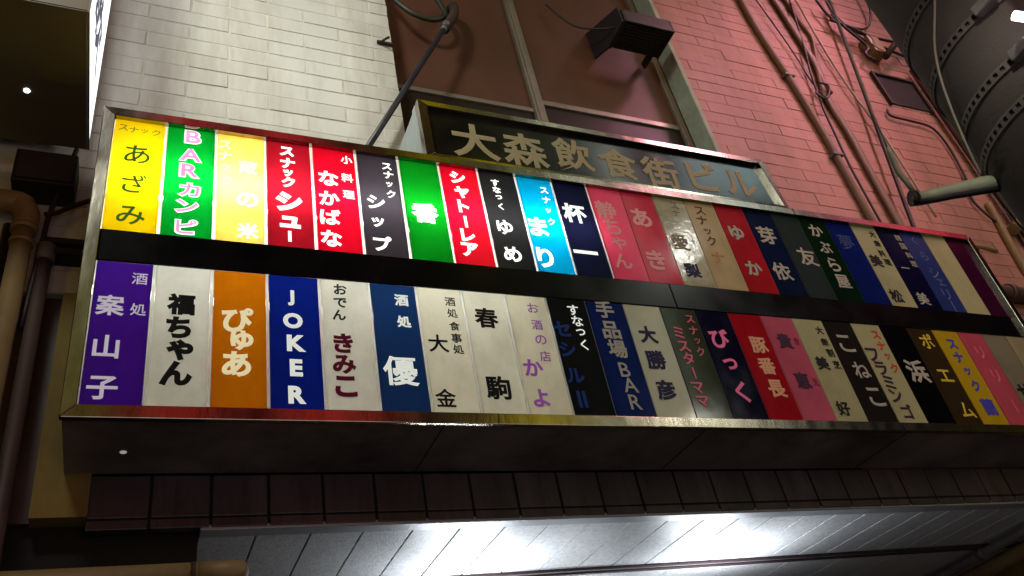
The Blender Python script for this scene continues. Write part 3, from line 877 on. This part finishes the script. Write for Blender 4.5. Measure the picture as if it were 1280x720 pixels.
cable('wall_cable', [(7.95, .56, 9.3), (7.9, .56, 8.22), (7.92, .56, 7.34), (8.02, .56, 6.5), (8.05, .56, 5.2)], 0.015, cable_pale, 'thin pale wire straight down the brick wall')
cable('wall_cable', [(8.63, .5, 9.56), (8.41, .5, 8.65), (8.08, .5, 7.32), (7.84, .5, 6.4), (7.45, .5, 4.85), (7.35, .5, 4.34)], 0.024, cable_dark, 'taut dark cable slanting down behind the signboard end')
jb = thing('cable_jumble', (8.8, .5, 8.2), 'tangle of dark wires around a small tan junction box high on the wall', 'wires')
bm = BM()
for pts in ([(8.28, .5, 9.24), (8.38, .5, 8.83), (8.73, .47, 8.70), (9.08, .5, 8.92), (9.4, .5, 9.4), (9.5, .5, 9.9)], [(8.49, .5, 9.3), (8.5, .5, 8.75), (8.9, .46, 8.57), (9.41, .5, 8.66), (9.96, .5, 8.66)],
            [(8.40, .5, 8.95), (8.53, .48, 8.6), (8.75, .5, 8.35), (8.60, .5, 8.15), (8.72, .5, 8.05)], [(8.5, .5, 8.9), (8.7, .5, 8.55), (9.0, .48, 8.42), (9.3, .5, 8.38), (10.2, .5, 8.2)],
            [(8.3, .5, 8.8), (8.62, .46, 8.66), (8.85, .45, 8.5), (8.8, .45, 8.3), (9.0, .46, 8.22)]):
    tube(bm, pts, 0.02, 8)
obj('wire', bm, cable_dark, jb)
box_obj('junction_box', pipe_beige, jb, (8.78, 9.0, .44, W - .004, 8.22, 8.56), bevel=0.015)
bm = BM()
tube(bm, [(8.88, .44, 8.10), (9.9, .30, 9.10)], 0.045, 10, 1)
obj('strut', bm, rust, jb)
# vent hole and the dark duct
vt = thing('wall_vent', (9.0, .6, 7.2), 'dark square vent opening in the brick wall below the wire tangle', 'vent')
box_obj('opening', dark_void, vt, (8.66, 9.36, W - .02, W - .006, 7.30, 7.86))
box_obj('frame', rust, vt, (8.62, 8.655, W - .05, W - .004, 7.26, 7.90), (9.365, 9.40, W - .05, W - .004, 7.26, 7.90), (8.656, 9.364, W - .05, W - .004, 7.865, 7.90))
cable('wall_cable', [(8.45, .58, 7.10), (8.44, .58, 6.98), (8.8, .58, 6.96), (9.14, .58, 6.90), (9.20, .58, 6.5), (9.09, .58, 5.9), (8.96, .58, 5.6), (9.09, .56, 5.27)], 0.016, cable_dark, 'dark wire looping under the vent and down the wall')
dt = thing('wall_duct', (9.85, .5, 4.0), 'dark purple vertical duct on the brick wall beside the pole', 'duct')
box_obj('duct_body', duct_mat, dt, (9.62, 10.10, 0.38, W - .004, 3.0, 8.20), bevel=0.01)
bm = BM()
tube(bm, [(9.47, .52, 8.1), (9.45, .52, 6.0), (9.45, .52, 3.2)], 0.055, 12, 1)
obj('side_pipe', bm, pipe_brown, dt)
cable('wall_conduit', [(9.22, .585, 5.6), (9.16, .585, 5.2), (9.08, .585, 4.6), (9.05, .585, 3.6)], 0.05, pipe_beige, 'short greenish beige conduit low on the brick wall', 'conduit')
bm = BM()
tube(bm, [(9.25, .52, 5.15), (9.75, .48, 5.45)], 0.07, 12, 1)
tag(obj('pipe_stub', bm, pipe_beige), 'stubby beige pipe crossing the wall under the pole arm', 'pipe')
tp = thing('wall_tap', (8.3, .5, 4.4), 'small tan tap with a lever beyond the signboard end', 'tap')
bm = BM()
tube(bm, [(8.10, .47, 4.70), (8.34, .46, 4.715), (8.56, .47, 4.69)], 0.028, 10, 3)
obj('lever', bm, pipe_beige, tp)
bm = BM()
tube(bm, [(8.27, .48, 4.70), (8.18, .52, 4.56), (8.02, .61, 4.40)], 0.026, 10)
obj('spout', bm, rust, tp)
bm = BM()
tube(bm, [(8.0, .52, 4.16), (8.4, .52, 4.13), (9.6, .52, 4.10)], 0.085, 14)
cyl(bm, (8.36, .52, 4.133), 'X', 0.10, 0, 0.09, 18)
tag(obj('wall_pipe', bm, pipe_brown), 'brown horizontal pipe with a collar beyond the signboard end', 'pipe')
bm = BM()
tube(bm, [(8.6, .55, 3.85), (8.9, .5, 3.8), (9.6, .5, 3.82)], 0.05, 10)
tag(obj('wall_pipe', bm, cable_dark), 'thinner dark pipe under the brown collared pipe', 'pipe')

# ---------------------------------------------------------------- utility pole close by, with its bands and arm
PXY = (2.66, -3.085)
PR = 0.32
up = thing('utility_pole', (PXY[0], PXY[1], G), 'stout concrete utility pole wrapped in perforated steel bands', 'pole')
bm = BM()
cyl(bm, (PXY[0], PXY[1], 0), 'Z', PR, G, 9.0, 64)
obj('shaft', bm, concrete, up)


def band(z, tilt=0.0, name='band'):
    bm = BM()
    n = 150
    h = 0.017
    R0, R1 = PR + 0.002, PR + 0.008
    def pt(k, r, dz):
        a = 2 * math.pi * k / n
        return (PXY[0] + r * math.cos(a), PXY[1] + r * math.sin(a), z + dz + tilt * math.cos(a))
    rows_ = (-h, -h * .5, h * .5, h)
    V = {}
    for k in range(n):
        for q, dz in enumerate(rows_):
            V[(k, q)] = bm.verts.new(pt(k, R1, dz))
            V[(k, q, 'i')] = bm.verts.new(pt(k, R0, dz))
    for k in range(n):
        k2 = (k + 1) % n
        for q in range(3):
            if q == 1 and k % 2 == 0:                      # the punched hole
                continue
            bm.faces.new([V[(k, q)], V[(k2, q)], V[(k2, q + 1)], V[(k, q + 1)]])
        bm.faces.new([V[(k, 0)], V[(k, 0, 'i')], V[(k2, 0, 'i')], V[(k2, 0)]])
        bm.faces.new([V[(k, 3)], V[(k2, 3)], V[(k2, 3, 'i')], V[(k, 3, 'i')]])
    return obj(name, bm, band_steel, up)


for z in (1.60, 1.735, 1.955, 2.16):
    b = band(z)
    bm = BM()
    ca = math.radians(196)
    c = Vector((PXY[0] + (PR + .02) * math.cos(ca), PXY[1] + (PR + .02) * math.sin(ca), z))
    bx(bm, c.x - .02, c.x + .015, c.y - .035, c.y + .035, c.z - .02, c.z + .02)
    obj('clamp', bm, galv, b, 0.006)
bm = BM()
path = []
for k in range(26):
    a = math.radians(190 - 3.6 * k)
    zz = 2.25 - 0.034 * k - 0.02 * math.sin(k * .5)
    path.append((PXY[0] + (PR + .014) * math.cos(a), PXY[1] + (PR + .014) * math.sin(a), zz))
tube(bm, path, 0.004, 6, 2)
tag(obj('pole_cable', bm, cable_pale), 'thin pale cable winding down the utility pole', 'cable')
# little red lit sign and white lamp mounted on the pole
rs = thing('pole_sign', (2.30, -3.33, 1.7), 'red lit advertising box clamped to the utility pole', 'sign')
box_obj('lit_face', neon_red, rs, (2.235, 2.262, -3.62, -3.345, 1.79, 2.35), bevel=0.006)
box_obj('housing', galv, rs, (2.264, 2.33, -3.63, -3.335, 1.78, 2.36), bevel=0.008)
bm = BM()
tube(bm, [(2.245, -3.25, 1.775), (2.262, -3.275, 1.735)], 0.014, 12, 1)
obj('lamp_tube', bm, lamp_white, rs)
# arm
ar = thing('cable_bracket', (2.4, -2.8, 1.5), 'cast grey green cable arm reaching out from the utility pole', 'bracket')
bm = BM()
tube(bm, [(2.245, -2.712, 1.545), (2.30, -2.743, 1.545), (2.364, -2.778, 1.543), (2.43, -2.815, 1.541), (2.50, -2.85, 1.537), (2.56, -2.87, 1.50), (2.60, -2.89, 1.45)], 0.024, 12, 1, 1.0, [.019, .02, .0225, .026, .03, .034, .036])
obj('arm_body', bm, cast, ar)
bm = BM()
tube(bm, [(2.236, -2.708, 1.528), (2.33, -2.76, 1.524), (2.43, -2.815, 1.516), (2.52, -2.862, 1.507)], 0.012, 8, 1)
obj('arm_flange', bm, black_box, ar)
bm = BM()
tube(bm, [(2.222, -2.700, 1.548), (2.240, -2.710, 1.546)], 0.026, 12, 1)
obj('end_cap', bm, black_box, ar)
gw = thing('guy_wire', (2.2, -2.7, 1.57), 'taut thin wire with a thick sleeve ending at the cable arm', 'wire')
bm = BM()
tube(bm, [(2.17, -2.745, 1.64), (2.086, -2.822, 1.792), (1.927, -2.993, 2.116), (1.6, -3.34, 2.78)], 0.0035, 6, 1)
obj('wire', bm, cable_pale, gw)
bm = BM()
tube(bm, [(2.140, -2.774, 1.694), (2.150, -2.764, 1.676), (2.178, -2.738, 1.622), (2.205, -2.729, 1.59), (2.228, -2.718, 1.562)], 0.009, 10, 1, 1.0, [.006, .0095, .0095, .009, .008])
obj('sleeve', bm, cast, gw)

# ---------------------------------------------------------------- pipes and boxes in the dark left-hand corner
dp = thing('drain_pipe', (-0.7, .45, G), 'beige drain pipe with an elbow at its top, left of the signboard', 'pipe')
bm = BM()
cyl(bm, (-0.70, .45, 0), 'Z', 0.058, G, 3.66, 20)
obj('pipe', bm, pipe_beige, dp)
bm = BM()
cyl(bm, (-0.70, .45, 0), 'Z', 0.074, 3.66, 3.70, 20)
cyl(bm, (-0.70, .45, 0), 'Z', 0.068, 3.56, 3.585, 20)
obj('collar', bm, pipe_beige, dp)
bm = BM()
tube(bm, [(-0.70, .45, 3.70), (-0.70, .45, 3.80), (-0.735, .45, 3.862), (-0.80, .45, 3.89), (-1.4, .45, 3.89)], 0.07, 16)
obj('elbow', bm, pipe_beige, dp)
dp = thing('drain_pipe', (-0.57, .5, G), 'thinner dark brown pipe beside the beige drain pipe', 'pipe')
bm = BM()
cyl(bm, (-0.575, .52, 0), 'Z', 0.042, G, 3.62, 18)
obj('pipe', bm, pipe_brown, dp)
bm = BM()
cyl(bm, (-0.575, .52, 0), 'Z', 0.055, 3.50, 3.62, 18)
obj('collar', bm, galv, dp)
bm = BM()
cyl(bm, (-0.80, .55, 0), 'Z', 0.03, G, 3.78, 14)
tag(obj('drain_pipe', bm, cable_dark), 'thin black pipe behind the beige drain pipe', 'pipe')
bb = thing('meter_box', (-.65, .5, 4.0), 'black box on the wall under the projecting sign', 'box')
box_obj('case', black_box, bb, (-0.82, -0.47, 0.40, W - .004, 4.03, 4.30), bevel=0.01)
box_obj('lid', cable_dark, bb, (-0.80, -0.49, 0.385, 0.3985, 4.05, 4.28), bevel=0.005)
cable('wall_cable', [(-0.50, .5, 4.45), (-0.55, .5, 4.1), (-0.59, .5, 3.85), (-0.60, .5, 3.65), (-0.63, .5, 3.0)], 0.016, cable_dark, 'black cable hanging down from the projecting sign', group=None)
cable('wall_cable', [(-0.61, .48, 3.84), (-0.55, .5, 3.88), (-0.48, .52, 3.96), (-0.30, .56, 4.12)], 0.016, cable_dark, 'black cable branching off towards the signboard corner', group=None)
box_obj_ = box_obj('wall_bar', black_box, None, (-0.60, -0.34, 0.49, W - .004, 3.555, 3.60), (-0.60, -0.34, 0.52, W - .004, 3.66, 3.70))
tag(box_obj_, 'pair of dark flat bars between the brown pipe and signboard', 'bar')
bp = thing('capped_pipe', (0, .3, 1.45), 'thick beige horizontal pipe with a rounded end cap below the tiles', 'pipe')
bm = BM()
cyl(bm, (0, 0.34, 1.510), 'X', 0.058, -3.0, 0.36, 24)
obj('pipe', bm, pipe_beige, bp)
bm = BM()
cyl(bm, (0, 0.34, 1.510), 'X', 0.0625, 0.305, 0.325, 24)
obj('band', bm, rust, bp)
bm = BM()
tube(bm, [(0.34, 0.34, 1.510), (0.52, .34, 1.510), (0.545, .34, 1.510), (0.565, .34, 1.510), (0.576, .34, 1.510)], 0.06, 24, 1, 1.0, [.062, .062, .058, .046, .02])
obj('end_cap', bm, pipe_beige, bp)
cp = thing('ceiling_conduit', (7.7, 1.5, 1.7), 'grey conduit running inwards under the entrance ceiling', 'conduit')
bm = BM()
tube(bm, [(7.50, 0.9, 1.79), (7.60, 1.7, 1.785), (7.66, 2.4, 1.78), (7.7, 4.5, 1.78)], 0.045, 14)
obj('pipe', bm, galv, cp)
bm = BM()
tube(bm, [(7.594, 1.66, 1.785), (7.602, 1.74, 1.785)], 0.056, 14, 1)
obj('coupling', bm, galv, cp)
bm = BM()
tube(bm, [(7.80, 0.9, 1.72), (7.88, 1.7, 1.715), (7.96, 2.4, 1.71), (8.0, 4.5, 1.71)], 0.075, 14)
tag(obj('ceiling_conduit', bm, pipe_beige), 'thick pale pipe beside the grey ceiling conduit', 'pipe')

# ---------------------------------------------------------------- to metres
done = set()
for o in list(scene.objects):
    if o.type == 'MESH' and o.data.name not in done:
        done.add(o.data.name)
        o.data.transform(Matrix.Scale(S, 4))
    if o.parent is None:
        o.location = o.location * S + Vector((0, 0, GZ))
